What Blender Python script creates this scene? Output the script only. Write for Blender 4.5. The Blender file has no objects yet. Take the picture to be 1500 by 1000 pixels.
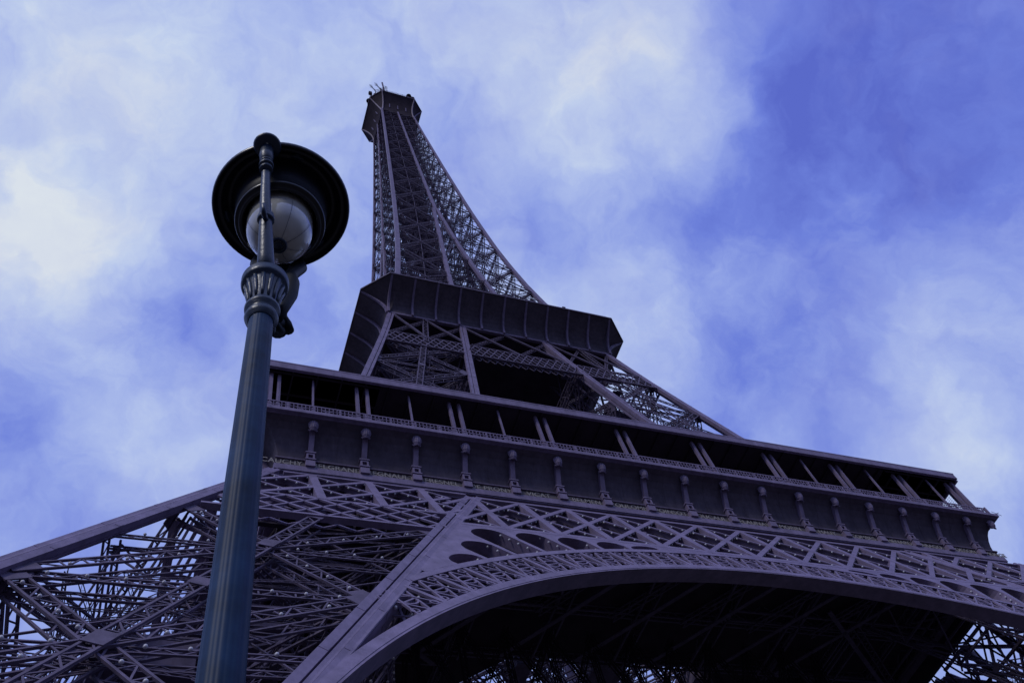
import bpy, math, random
from mathutils import Vector, Matrix
R = math.radians
random.seed(7)
C = bpy.context.scene.collection
sc = bpy.context.scene

# ------------------------------------------------------------------ camera
CAM = Vector((-39.002, -72.351, 1.6))
cd = bpy.data.cameras.new("camera"); cam = bpy.data.objects.new("camera", cd); C.objects.link(cam)
ya, pi_, ro = R(36.023), R(57.341), R(-20.721)
fw = Vector((math.sin(ya)*math.cos(pi_), math.cos(ya)*math.cos(pi_), math.sin(pi_)))
r0 = Vector((math.cos(ya), -math.sin(ya), 0)); u0 = r0.cross(fw)
rt = r0*math.cos(ro)+u0*math.sin(ro); up = -r0*math.sin(ro)+u0*math.cos(ro)
cam.matrix_world = Matrix(((rt.x, up.x, -fw.x, CAM.x), (rt.y, up.y, -fw.y, CAM.y), (rt.z, up.z, -fw.z, CAM.z), (0, 0, 0, 1)))
cd.sensor_width = 36; cd.lens = 1260.707/1500*36; cd.clip_start = 0.05; cd.clip_end = 6000
sc.camera = cam

# ------------------------------------------------------------------ sky
SUN_EL, SUN_AZ = 42, 232     # azimuth clockwise from +Y
w = bpy.data.worlds.new("World"); sc.world = w; w.use_nodes = True
nt = w.node_tree; nt.nodes.clear(); N = nt.nodes.new; L = nt.links.new
tc = N('ShaderNodeTexCoord')
def noise(vec, scale, detail=6, rough=.55, dist=0.0):
    n = N('ShaderNodeTexNoise'); n.inputs['Scale'].default_value = scale; n.inputs['Detail'].default_value = detail
    n.inputs['Roughness'].default_value = rough; n.inputs['Distortion'].default_value = dist
    L(vec, n.inputs['Vector']); return n
def vm(op, a, b):
    n = N('ShaderNodeVectorMath'); n.operation = op
    for i, v in enumerate((a, b)):
        if isinstance(v, (tuple, list, Vector)): n.inputs[i].default_value = v
        elif v is not None: L(v, n.inputs[i])
    return n
def mt(op, a, b=None, clamp=False):
    n = N('ShaderNodeMath'); n.operation = op; n.use_clamp = clamp
    for i, v in enumerate((a, b)):
        if v is None: continue
        if isinstance(v, (int, float)): n.inputs[i].default_value = v
        else: L(v, n.inputs[i])
    return n.outputs[0]
gen = tc.outputs['Generated']
n1 = noise(gen, 3.2, 5, .6)
wv = vm('SUBTRACT', n1.outputs['Color'], (.5, .5, .5))
ws = vm('SCALE', wv.outputs[0], None); ws.inputs['Scale'].default_value = .16
n1b = noise(gen, 13, 5, .6)
wv2 = vm('SUBTRACT', n1b.outputs['Color'], (.5, .5, .5))
ws2 = vm('SCALE', wv2.outputs[0], None); ws2.inputs['Scale'].default_value = .06
wd = vm('ADD', gen, ws.outputs[0]); wd = vm('ADD', wd.outputs[0], ws2.outputs[0])
#SKYBLOBS
SKY_BASE = .475
BL = [((-0.163, 0.470, 0.868), 0.20, 0.44), ((-0.206, 0.430, 0.879), 0.16, 0.11), ((-0.062, 0.612, 0.788), 0.17, 0.41), ((-0.158, 0.274, 0.949), 0.35, 0.15), ((-0.201, 0.347, 0.916), 0.30, 0.08), ((0.187, 0.130, 0.974), 0.20, 0.22), ((0.191, 0.268, 0.944), 0.25, -0.11), ((0.065, 0.253, 0.965), 0.30, 0.10), ((0.359, 0.145, 0.922), 0.22, 0.30), ((0.364, 0.091, 0.927), 0.12, 0.14), ((0.466, 0.159, 0.870), 0.11, 0.17), ((0.344, 0.195, 0.919), 0.14, 0.11), ((0.447, 0.326, 0.833), 0.17, 0.14), ((0.554, 0.331, 0.764), 0.14, 0.11), ((0.738, 0.304, 0.603), 0.20, 0.23), ((0.249, 0.311, 0.917), 0.30, 0.06), ((0.708, 0.364, 0.605), 0.12, 0.11), ((0.688, 0.219, 0.692), 0.14, 0.14), ((0.728, 0.164, 0.666), 0.15, 0.10), ((0.313, 0.380, 0.871), 0.20, 0.08), ((0.619, 0.050, 0.784), 0.55, -0.22), ((0.646, -0.025, 0.763), 0.35, -0.07), ((0.522, 0.051, 0.851), 0.18, -0.08), ((0.619, 0.345, 0.705), 0.20, -0.17), ((0.532, 0.392, 0.751), 0.14, -0.11), ((0.612, 0.184, 0.769), 0.25, -0.10), ((-0.137, 0.565, 0.814), 0.20, -0.09), ((-0.021, 0.483, 0.875), 0.14, -0.09), ((-0.152, 0.673, 0.724), 0.24, -0.13), ((-0.041, 0.557, 0.830), 0.16, -0.06), ((-0.232, 0.246, 0.941), 0.20, 0.06), ]
#ENDBLOBS
acc = None
for (c, rad, wt) in BL:
    dn = vm('DISTANCE', wd.outputs[0], c)
    m = N('ShaderNodeMapRange'); m.interpolation_type = 'SMOOTHERSTEP'
    L(dn.outputs['Value'], m.inputs['Value'])
    m.inputs['From Min'].default_value = 0; m.inputs['From Max'].default_value = rad
    m.inputs['To Min'].default_value = wt; m.inputs['To Max'].default_value = 0
    acc = m.outputs[0] if acc is None else mt('ADD', acc, m.outputs[0])
n2 = noise(wd.outputs[0], 5.5, 10, .58, .4); n3 = noise(wd.outputs[0], 14, 10, .6, .6)
v = mt('ADD', mt('MULTIPLY', mt('SUBTRACT', n2.outputs['Fac'], .5), .80), mt('MULTIPLY', mt('SUBTRACT', n3.outputs['Fac'], .5), .42))
v = mt('ADD', v, SKY_BASE)
if acc is not None: v = mt('ADD', v, acc)
cr = N('ShaderNodeValToRGB'); L(v, cr.inputs[0])
sepz = N('ShaderNodeSeparateXYZ'); L(gen, sepz.inputs[0])
hz = N('ShaderNodeMapRange'); hz.interpolation_type = 'SMOOTHSTEP'; L(sepz.outputs['Z'], hz.inputs['Value'])
hz.inputs['From Min'].default_value = -.05; hz.inputs['From Max'].default_value = .52; hz.inputs['To Min'].default_value = .10; hz.inputs['To Max'].default_value = 1
def lin(r, g, b): return tuple(((x/255/12.92) if x/255 <= .04045 else ((x/255+.055)/1.055)**2.4) for x in (r, g, b))+(1,)
stops = [(0.0, (92, 108, 206)), (.22, (112, 132, 224)), (.45, (146, 165, 235)), (.64, (174, 191, 241)), (.82, (200, 215, 244)), (1.0, (230, 238, 243))]
el = cr.color_ramp.elements
el[0].position = 0; el[0].color = lin(*stops[0][1]); el[1].position = 1; el[1].color = lin(*stops[-1][1])
for p, c in stops[1:-1]:
    e = el.new(p); e.color = lin(*c)
sky = N('ShaderNodeTexSky'); sky.sky_type = 'NISHITA'; sky.sun_disc = False
sky.sun_elevation = R(SUN_EL); sky.sun_rotation = R(SUN_AZ)
bg1 = N('ShaderNodeBackground'); L(sky.outputs[0], bg1.inputs[0]); bg1.inputs[1].default_value = .05
vn = noise(wd.outputs[0], 2.6, 6, .6)
vmix = N('ShaderNodeMix'); vmix.data_type = 'RGBA'; vf = N('ShaderNodeMapRange'); L(vn.outputs['Fac'], vf.inputs['Value'])
vf.inputs['From Min'].default_value = .45; vf.inputs['From Max'].default_value = .75; vf.inputs['To Min'].default_value = 0; vf.inputs['To Max'].default_value = .45
L(vf.outputs[0], vmix.inputs[0]); L(cr.outputs[0], vmix.inputs[6]); vmix.inputs[7].default_value = lin(158, 166, 228)
bg2 = N('ShaderNodeBackground'); L(vmix.outputs[2], bg2.inputs[0]); L(hz.outputs[0], bg2.inputs[1])
mx = N('ShaderNodeMixShader'); mx.inputs[0].default_value = .93
L(bg1.outputs[0], mx.inputs[1]); L(bg2.outputs[0], mx.inputs[2])
out = N('ShaderNodeOutputWorld'); L(mx.outputs[0], out.inputs[0])

sl = bpy.data.lights.new("sun", 'SUN'); sl.energy = 1.1; sl.angle = R(11); sl.color = (1, .97, .94)
so = bpy.data.objects.new("sun", sl); C.objects.link(so)
a = R(SUN_AZ); e_ = R(SUN_EL)
sd = Vector((math.sin(a)*math.cos(e_), math.cos(a)*math.cos(e_), math.sin(e_)))
so.rotation_euler = sd.to_track_quat('Z', 'Y').to_euler()
vs = sc.view_settings; vs.view_transform = 'Standard'; vs.look = 'None'; vs.exposure = 0; vs.gamma = 1

# ------------------------------------------------------------------ materials
def mat(name, col, rough=.55, metal=0, var=.25, scale=1.5, bump=.0, spec=.5, streak=0, **kw):
    m = bpy.data.materials.new(name); m.use_nodes = True; t = m.node_tree; b = t.nodes['Principled BSDF']
    b.inputs['Roughness'].default_value = rough; b.inputs['Metallic'].default_value = metal
    b.inputs['Specular IOR Level'].default_value = spec
    for k, v_ in kw.items(): b.inputs[k].default_value = v_
    co = t.nodes.new('ShaderNodeTexCoord')
    n = t.nodes.new('ShaderNodeTexNoise'); n.inputs['Scale'].default_value = scale; n.inputs['Detail'].default_value = 8; n.inputs['Roughness'].default_value = .65
    t.links.new(co.outputs['Object'], n.inputs['Vector'])
    r = t.nodes.new('ShaderNodeValToRGB'); t.links.new(n.outputs['Fac'], r.inputs[0])
    r.color_ramp.elements[0].position = .3; r.color_ramp.elements[1].position = .7
    r.color_ramp.elements[0].color = tuple(x*(1-var) for x in col)+(1,); r.color_ramp.elements[1].color = tuple(min(1, x*(1+var)) for x in col)+(1,)
    if streak:      # rain streaks and grime running down the paint
        mp = t.nodes.new('ShaderNodeMapping'); mp.inputs['Scale'].default_value = (1, 1, .12); t.links.new(co.outputs['Object'], mp.inputs[0])
        ns = t.nodes.new('ShaderNodeTexNoise'); ns.inputs['Scale'].default_value = 2.6; ns.inputs['Detail'].default_value = 7; ns.inputs['Roughness'].default_value = .7; t.links.new(mp.outputs[0], ns.inputs['Vector'])
        rs = t.nodes.new('ShaderNodeMapRange'); t.links.new(ns.outputs['Fac'], rs.inputs['Value']); rs.inputs['From Min'].default_value = .35; rs.inputs['From Max'].default_value = .65; rs.inputs['To Min'].default_value = 1-streak; rs.inputs['To Max'].default_value = 1+streak*.4
        mm = t.nodes.new('ShaderNodeVectorMath'); mm.operation = 'SCALE'; t.links.new(r.outputs[0], mm.inputs[0]); t.links.new(rs.outputs[0], mm.inputs['Scale'])
        t.links.new(mm.outputs[0], b.inputs['Base Color'])
    else: t.links.new(r.outputs[0], b.inputs['Base Color'])
    if bump:
        bp = t.nodes.new('ShaderNodeBump'); bp.inputs['Strength'].default_value = bump; bp.inputs['Distance'].default_value = .02
        n4 = t.nodes.new('ShaderNodeTexNoise'); n4.inputs['Scale'].default_value = scale*12; n4.inputs['Detail'].default_value = 4
        t.links.new(co.outputs['Object'], n4.inputs['Vector'])
        t.links.new(n4.outputs['Fac'], bp.inputs['Height']); t.links.new(bp.outputs[0], b.inputs['Normal'])
    return m
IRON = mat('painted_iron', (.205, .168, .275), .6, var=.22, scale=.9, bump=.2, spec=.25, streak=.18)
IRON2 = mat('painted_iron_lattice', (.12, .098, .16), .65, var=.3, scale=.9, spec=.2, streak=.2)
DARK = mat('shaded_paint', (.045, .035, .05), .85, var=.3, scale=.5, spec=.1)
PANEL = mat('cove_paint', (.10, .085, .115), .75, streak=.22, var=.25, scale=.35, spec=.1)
FRIEZE = mat('frieze_paint', (.13, .115, .12), .7, var=.15, scale=1.2, spec=.15)
GOLD = mat('gilt_letters', (.27, .25, .235), .5, metal=0, var=.2, spec=.3)
BULB = mat('lamp_glass', (.55, .54, .6), .3, var=.05)
GROUND = mat('ground_gravel', (.085, .075, .07), .95, var=.35, scale=.8, spec=.1)
GREEN = mat('green_lamp_paint', (.005, .019, .048), .38, var=.45, scale=5, bump=.12, spec=.55)
WALLG = mat('pavilion_glass', (.012, .012, .016), .35, var=.3, spec=.15)
COLP = mat('column_paint', (.010, .031, .078), .5, var=.6, scale=5, spec=.16)
GLOBE = mat('globe_glass', (.75, .75, .70), .10, var=.12, scale=6, spec=.6)
GLOBE.node_tree.nodes['Principled BSDF'].inputs['Transmission Weight'].default_value = .4
GLOBE.node_tree.nodes['Principled BSDF'].inputs['Coat Weight'].default_value = .8
SHADY = mat('shaded_bracket_paint', (.006, .009, .014), .6, var=.3, scale=6, spec=.15)  # lamp paint darkened: shade on the far bracket arm put into its colour
REFL = mat('enamel_reflector', (.012, .014, .022), .3, var=.3, scale=5, spec=.5)

# ------------------------------------------------------------------ mesh helpers
class MB:
    def __init__(s): s.v = []; s.f = []
    def hexa(s, P):
        b = len(s.v); s.v += [tuple(p) for p in P]
        for q in ((0, 3, 2, 1), (4, 5, 6, 7), (0, 1, 5, 4), (1, 2, 6, 5), (2, 3, 7, 6), (3, 0, 4, 7)): s.f.append([b+i for i in q])
    def box(s, lo, hi):
        x0, y0, z0 = lo; x1, y1, z1 = hi
        s.hexa([(x0, y0, z0), (x1, y0, z0), (x1, y1, z0), (x0, y1, z0), (x0, y0, z1), (x1, y0, z1), (x1, y1, z1), (x0, y1, z1)])
    def bar(s, p0, p1, w, d, n, off=0):
        """box from p0 to p1; w across, d inwards from the face whose outward normal is n; off lifts it outwards"""
        p0 = Vector(p0); p1 = Vector(p1); t = p1-p0
        if t.length < 1e-4: return
        t.normalize(); n = Vector(n); sd_ = n.cross(t)
        if sd_.length < 1e-4: sd_ = t.orthogonal()
        sd_.normalize(); n2 = t.cross(sd_); h = sd_*w/2; o = n2*off; b = -n2*d+o
        s.hexa([p0-h+b, p0+h+b, p0+h+o, p0-h+o, p1-h+b, p1+h+b, p1+h+o, p1-h+o])
    def lat(s, p0, p1, W, D, n, t=.12, pitch=None, off=0, plate=0, lace=None, back=True):
        """lattice beam: four chords (two if D==0) and zigzag lacing; plate = solid length at each end"""
        p0 = Vector(p0); p1 = Vector(p1); tt = p1-p0; Ln = tt.length
        if Ln < .2: return
        tt.normalize(); n = Vector(n); sd_ = n.cross(tt).normalized(); n2 = tt.cross(sd_)
        lace = lace or t*.7; pitch = pitch or W*1.1
        layers = [0] if D == 0 else [0, -D]
        for dd in layers:
            o = n2*(dd+off)
            for sg in (-1, 1):
                q = sd_*(W/2-t/2)*sg+o; s.bar(p0+q, p1+q, t, t, n)
            if dd and not back: continue
            a0 = plate; k = max(1, round((Ln-2*plate)/pitch)); st = (Ln-2*plate)/k
            for i in range(k):
                e0 = (-1)**i; A = p0+tt*(a0+i*st); B = A+tt*st
                q = sd_*(W/2-t/2); s.bar(A+q*e0+o-n2*.02, B-q*e0+o-n2*.02, lace, lace*.6, n)
                if dd == 0 and t > .1: s.bar(A+q*e0+o-n2*.03, A-q*e0+o-n2*.03, lace, lace*.5, n)
        if plate:
            for A, B in ((p0, p0+tt*plate), (p1-tt*plate, p1)): s.bar(A+n2*(off+.02), B+n2*(off+.02), W+.1, .06, n)
    def tube(s, pts, rad, n=10, cap=True):
        pts = [Vector(p) for p in pts]
        if not isinstance(rad, (list, tuple)): rad = [rad]*len(pts)
        b = len(s.v); ref = None
        for i, p in enumerate(pts):
            t = (pts[min(i+1, len(pts)-1)]-pts[max(i-1, 0)]).normalized()
            if ref is None: ref = t.orthogonal().normalized()
            ref = (ref-t*ref.dot(t)).normalized(); bi = t.cross(ref)
            for k in range(n):
                a_ = 2*math.pi*k/n; s.v.append(tuple(p+(ref*math.cos(a_)+bi*math.sin(a_))*rad[i]))
        for i in range(len(pts)-1):
            for k in range(n): s.f.append([b+i*n+k, b+i*n+(k+1) % n, b+(i+1)*n+(k+1) % n, b+(i+1)*n+k])
        if cap: s.f.append([b+k for k in range(n)][::-1]); s.f.append([b+(len(pts)-1)*n+k for k in range(n)])
    def lathe(s, prof, c, n=48, flute=0, fdep=0):
        b = len(s.v); m = len(prof)
        for (r_, z_) in prof:
            for k in range(n):
                a_ = 2*math.pi*k/n; rr = r_*(1-(fdep*(.5+.5*math.cos(flute*a_))**2 if flute else 0))
                s.v.append((c[0]+rr*math.cos(a_), c[1]+rr*math.sin(a_), c[2]+z_))
        for i in range(m-1):
            for k in range(n): s.f.append([b+i*n+k, b+i*n+(k+1) % n, b+(i+1)*n+(k+1) % n, b+(i+1)*n+k])
    def prism(s, pts, off):
        """extrude polygon pts (3D) by vector off"""
        b = len(s.v); k = len(pts); off = Vector(off)
        s.v += [tuple(p) for p in pts]+[tuple(Vector(p)+off) for p in pts]
        s.f.append([b+i for i in range(k)][::-1]); s.f.append([b+k+i for i in range(k)])
        for i in range(k): s.f.append([b+i, b+(i+1) % k, b+k+(i+1) % k, b+k+i])
    def ball(s, c, r_, n=8, m=5):
        b = len(s.v)
        for i in range(m+1):
            ph = math.pi*i/m
            for k in range(n):
                a_ = 2*math.pi*k/n; s.v.append((c[0]+r_*math.sin(ph)*math.cos(a_), c[1]+r_*math.sin(ph)*math.sin(a_), c[2]+r_*math.cos(ph)))
        for i in range(m):
            for k in range(n): s.f.append([b+i*n+k, b+(i+1)*n+k, b+(i+1)*n+(k+1) % n, b+i*n+(k+1) % n])
    def build(s, name, m, parent=None, rz=0, smooth=False, loc=None):
        me = bpy.data.meshes.new(name); me.from_pydata(s.v, [], s.f); me.materials.append(m)
        if smooth: me.polygons.foreach_set('use_smooth', [True]*len(me.polygons))
        me.update()
        o = bpy.data.objects.new(name, me); C.objects.link(o)
        if parent: o.parent = parent
        o.rotation_euler.z = rz
        if loc: o.location = loc
        return o
def kids(o): return [c for c in bpy.data.objects if c.parent == o]
def copy_tree(o, parent, rz):
    c = o.copy(); C.objects.link(c); c.parent = parent; c.rotation_euler.z += rz
    for ch in kids(o): copy_tree(ch, c, 0)
    return c

# ------------------------------------------------------------------ the tower's profile
ZT = [57.6, 64, 72, 80, 92, 100, 109.3, 116, 124, 132, 141, 150, 160, 172, 181, 190, 203, 217, 232, 248, 267, 273]
OT = [30.6, 28.7, 26.5, 24.3, 21.4, 19.5, 17.5, 16.3, 14.9, 13.6, 12.5, 11.6, 10.75, 9.95, 9.4, 8.9, 8.25, 7.55, 6.85, 6.1, 5.3, 5.05]
ZI = [57.6, 81, 94, 108, 116, 131, 141, 150, 161, 172, 179]
II = [14.9, 10.6, 8.4, 6.1, 5.1, 3.65, 2.8, 2.0, 1.2, .45, 0]
def interp(z, X, Y):
    if z <= X[0]: return Y[0]
    for i in range(len(X)-1):
        if z <= X[i+1]: return Y[i]+(Y[i+1]-Y[i])*(z-X[i])/(X[i+1]-X[i])
    return Y[-1]
def O(z): return 59.98-.514*z if z <= 57.2 else interp(z, ZT, OT)
def I(z): return O(z)-15.75 if z <= 57.2 else interp(z, ZI, II)
NF = Vector((0, -1, .514)).normalized()          # outward normal of a lower face
def F(x, z, d=0): return Vector((x, -(59.98-.514*z)+d, z))
def V3(x, y, z): return Vector((x, y, z))

tower = bpy.data.objects.new('lattice_tower', None); C.objects.link(tower)
tower['label'] = 'giant wrought iron lattice tower with arched base and three galleries rising into the clouds'
tower['category'] = 'tower'
SIDES = [0, R(90), R(180), R(270)]
def on_sides(o, rs=SIDES[1:]):
    for r_ in rs: copy_tree(o, tower, r_)

bulbs = []     # positions of the little flash lamps

# ------------------------------------------------------------------ piers (quadrant -x,-y; copied by rotation)
def fr(a_, b_, z):     # corner of pier, a_, b_ choose outer or inner in x and y
    return V3(-(O(z) if a_ else I(z)), -(O(z) if b_ else I(z)), z)
FACES = [((1, 1), (0, 1), V3(0, -1, 0)), ((1, 0), (1, 1), V3(-1, 0, 0)), ((0, 0), (1, 0), V3(0, 1, 0)), ((0, 1), (0, 0), V3(1, 0, 0))]
def caisson(mb, p, q, bw, n_, in_):
    # broad caisson face: sunk web, two flanges and a middle rib parted by deep grooves
    t = (q-p).normalized(); s_ = n_.cross(t).normalized()
    if s_.dot(in_) < 0: s_.negate()
    k = 1/max(.2, abs(s_.dot(in_)))
    mid = in_*(bw/2)
    mb.bar(p+mid-n_*.34, q+mid-n_*.34, bw/k, .1, n_)
    fl = bw*.33
    mb.bar(p+in_*(fl/2+.01), q+in_*(fl/2+.01), fl/k, .335, n_, 0)
    mb.bar(p+in_*(bw-fl/2), q+in_*(bw-fl/2), fl/k, .335, n_, 0)
    mb.bar(p+mid-n_*.015, q+mid-n_*.015, bw*.15/k, .30, n_)
    # cover-plate joints
    n = max(1, int((q-p).length/3.2))
    for j in range(n):
        a = p+(q-p)*((j+.5)/n)
        for o_ in (fl/2+.01, bw-fl/2): mb.bar(a+in_*o_, a+in_*o_+t*.34, fl/k*.96, .02, n_, .014)
def pier(name, z_nodes, bw, W, D, t, front_only_detail=True, post=True, gdet=True):
    zs = []
    for i in range(len(z_nodes)-1):
        k = 3; zs += [z_nodes[i]+(z_nodes[i+1]-z_nodes[i])*j/k for j in range(k)]
    zs.append(z_nodes[-1])
    root = None; objs = []
    for (a_, b_) in ((1, 1), (0, 1), (1, 0), (0, 0)):
        mb = MB()
        for i in range(len(zs)-1):
            p, q = fr(a_, b_, zs[i]), fr(a_, b_, zs[i+1])
            # caisson drawn inwards from the arris: two broad webs with raised flanges and a sunk channel
            sx = 1 if a_ else -1; sy = 1 if b_ else -1
            ns = [(V3(0, -sy, 0), V3(sx, 0, 0)), (V3(-sx, 0, 0), V3(0, sy, 0))]
            for n_, in_ in ns:
                T = q-p
                mid = in_*(bw/2)
                fl = bw*.36
                caisson(mb, p, q, bw*(.66 if a_ and b_ and bw > 1 else 1), n_, in_)
        objs.append(mb.build('corner_beam', IRON))
    root = objs[0]
    root.parent = tower
    for o in objs[1:]: o.parent = tower
    panels = []
    for fi, ((a0, b0), (a1, b1), nn) in enumerate(FACES):
        for i in range(len(z_nodes)-1):
            z0, z1 = z_nodes[i], z_nodes[i+1]; zm = (z0+z1)/2
            mb = MB()
            def P(u, z):
                A, B = fr(a0, b0, z), fr(a1, b1, z); e = (B-A).normalized(); A = A+e*bw*(.45 if a0 and b0 else .95); B = B-e*bw*(.45 if a1 and b1 else .95)
                return A+(B-A)*u
            nloc = (P(1, z0)-P(0, z0)).cross(P(0, z1)-P(0, z0)).normalized()
            if nloc.dot(nn) < 0: nloc.negate()
            pl = W*1.3
            mb.lat(P(0, z0), P(1, z1), W, D, nloc, t, off=-.22, plate=pl)
            mb.lat(P(1, z0), P(0, z1), W, D, nloc, t, off=-.30, plate=pl)
            mb.lat(P(0, z0), P(1, z0), W*.8, D, nloc, t, off=-.36, plate=pl*.8)
            if gdet: mb.lat(P(0, zm), P(1, zm), W*.6, D*.8, nloc, t*.8, off=-.42)
            if post: mb.lat(P(.5, z0), P(.5, z1), W*.9, D, nloc, t, off=-.12, plate=pl*.4)
            # gusset at the crossing
            c0 = P(.5, zm); c1 = P(.5, zm+.01)
            if gdet:
                mb.bar(P(.5, zm-W*.5)-nloc*.08, P(.5, zm+W*.5)-nloc*.08, W*.95, .05, nloc)
                # angle stiffener teeth along the corner beams and secondary diagonals
                for (u0, v0, u1, v1) in ((0, zm, .5, z1), (.5, z1, 1, zm), (0, zm, .5, z0), (.5, z0, 1, zm)):
                    mb.bar(P(u0, v0)-nloc*1.2, P(u1, v1)-nloc*1.2, .08, .08, nloc)
                for q in range(16):
                    u0_, u1_ = random.random(), random.random(); za_ = z0+(z1-z0)*random.random(); zb_ = min(z1, max(z0, za_+random.uniform(-4, 4))); dd_ = random.choice((.7, 1.5, 2.2))
                    mb.lat(P(u0_, za_)-nloc*dd_, P(u1_, zb_)-nloc*dd_, .26, 0, nloc, .035, pitch=.4)
                if fi in (0, 1, 3):
                    for k in range(9):
                        for (ua, za, ub, zb) in ((0, z0, 1, z1), (1, z0, 0, z1), (0, z0, 1, z0), (0, zm, 1, zm)):
                            f_ = (k+1)/10; pt = P(ua+(ub-ua)*f_, za+(zb-za)*f_)
                            bulbs.append((pt-nloc*.10+V3(0, 0, -W*.3), fi))
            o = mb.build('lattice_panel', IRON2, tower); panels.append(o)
    return objs+panels

lower = pier('lower', [-.5, 5.6, 16.9, 28.2, 39.5], 1.35, .85, .7, .105)
pb = list(bulbs)
for o in lower:
    on_sides(o)
upper = pier('upper', [57.3, 66.9, 77.6, 88.3, 98.2], .95, .85, .6, .11, gdet=False)
for o in upper: on_sides(o)
del bulbs[len(pb):]
# the corner beams run on through the belts
def beam_run(zs, combos, bw, name='corner_beam'):
    outl = []
    for (a_, b_) in combos:
        mb = MB()
        for i in range(len(zs)-1):
            p, q = fr(a_, b_, zs[i]), fr(a_, b_, zs[i+1]); sx = 1 if a_ else -1; sy = 1 if b_ else -1
            for n_, in_ in ((V3(0, -sy, 0), V3(sx, 0, 0)), (V3(-sx, 0, 0), V3(0, sy, 0))):
                fl = bw*.36
                caisson(mb, p, q, bw*(.66 if a_ and b_ and bw > 1 else 1), n_, in_)
        outl.append(mb.build(name, IRON, tower))
    return outl
for o in beam_run([39.5, 44.5, 48.8], ((0, 1), (1, 0)), 1.35)+beam_run([39.5, 44.5, 49.8], ((1, 1),), 1.35): on_sides(o)
for o in beam_run([98.2, 103.5, 109.2], ((1, 1), (0, 1), (1, 0), (0, 0)), .95): on_sides(o)

# inside each lower pier: lift track, stair flights, diaphragms, landings
def pier_core(z0, z1, half, step, t):
    mb = MB()
    def ax(z): c_ = (O(z)+I(z))/2; return V3(-c_, -c_, z)
    for s1 in (-1, 1):
        for s2 in (-1, 1):
            o_ = V3(s1*half, s2*half, 0)
            k = 5
            for i in range(k):
                za, zb = z0+(z1-z0)*i/k, z0+(z1-z0)*(i+1)/k
                mb.lat(ax(za)+o_, ax(zb)+o_, t*5, 0, V3(-s1, 0, 0), t, pitch=t*7)
    z = z0; i = 0
    while z < z1-.1:
        for s1, s2, s3, s4 in ((-1, -1, 1, -1), (1, -1, 1, 1), (1, 1, -1, 1), (-1, 1, -1, -1)):
            A = ax(z)+V3(s1*half, s2*half, 0); B = ax(z)+V3(s3*half, s4*half, 0); Cc = ax(min(z+step, z1))+V3(s3*half, s4*half, 0)
            mb.bar(A, B, t*1.4, t*1.4, V3(0, 0, 1)); mb.bar(A, Cc, t, t, V3(0, 0, 1))
        # stair flight and landing
        s_ = (-1)**i
        A = ax(z)+V3(-half*1.5, s_*half*1.4, 0); B = ax(min(z+step, z1))+V3(-half*1.5, -s_*half*1.4, 0)
        mb.bar(A, B, 1.0, .12, V3(0, 0, 1)); mb.bar(A+V3(.5, 0, 1), B+V3(.5, 0, 1), .05, .05, V3(0, 0, 1)); mb.bar(A+V3(-.5, 0, 1), B+V3(-.5, 0, 1), .05, .05, V3(0, 0, 1))
        mb.box(tuple(A-V3(.9, .7, .1)), tuple(A+V3(.9, .7, 0)))
        z += step; i += 1
    return mb
mb = pier_core(1, 52.5, 2.3, 3.9, .13)
for z in (5.6, 16.9, 28.2, 39.5):
    cs = [fr(1, 1, z), fr(0, 1, z), fr(0, 0, z), fr(1, 0, z)]; cm = (cs[0]+cs[2])/2; cs = [cm+(q-cm)*.86 for q in cs]
    mb.lat(cs[0], cs[2], .6, .5, V3(0, 0, -1), .1); mb.lat(cs[1], cs[3], .6, .5, V3(0, 0, -1), .1)
    ms = [(cs[i]+cs[(i+1) % 4])/2 for i in range(4)]
mb.box((-38.5, -37.5, 33.2), (-33.0, -31.0, 33.5)); mb.box((-41, -40.5, 27.6), (-37.5, -36, 29.6))
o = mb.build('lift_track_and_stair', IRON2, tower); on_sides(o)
mb = pier_core(57.5, 110, 1.6, 6.0, .08)
for z in (66.9, 77.6, 88.3, 98.2):
    cs = [fr(1, 1, z), fr(0, 1, z), fr(0, 0, z), fr(1, 0, z)]; cm = (cs[0]+cs[2])/2; cs = [cm+(q-cm)*.86 for q in cs]
    mb.lat(cs[0], cs[2], .5, .4, V3(0, 0, -1), .08); mb.lat(cs[1], cs[3], .5, .4, V3(0, 0, -1), .08)
    ms = [(cs[i]+cs[(i+1) % 4])/2 for i in range(4)]
    for i in range(4): mb.lat(ms[i], ms[(i+1) % 4], .45, .3, V3(0, 0, -1), .08)
o = mb.build('lift_track_and_stair', IRON2, tower); on_sides(o)

# ------------------------------------------------------------------ masonry feet
mb = MB()
for (a_, b_) in ((1, 1), (0, 1), (1, 0), (0, 0)):
    p = fr(a_, b_, 0)
    mb.box((p.x-3, p.y-3, 0), (p.x+3, p.y+3, 2.2)); mb.box((p.x-2.2, p.y-2.2, 2.2), (p.x+2.2, p.y+2.2, 3.2))
STONE = mat('foot_stone', (.3, .27, .23), .9, scale=.7)
o = mb.build('masonry_foot', STONE, tower); on_sides(o)

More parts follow.
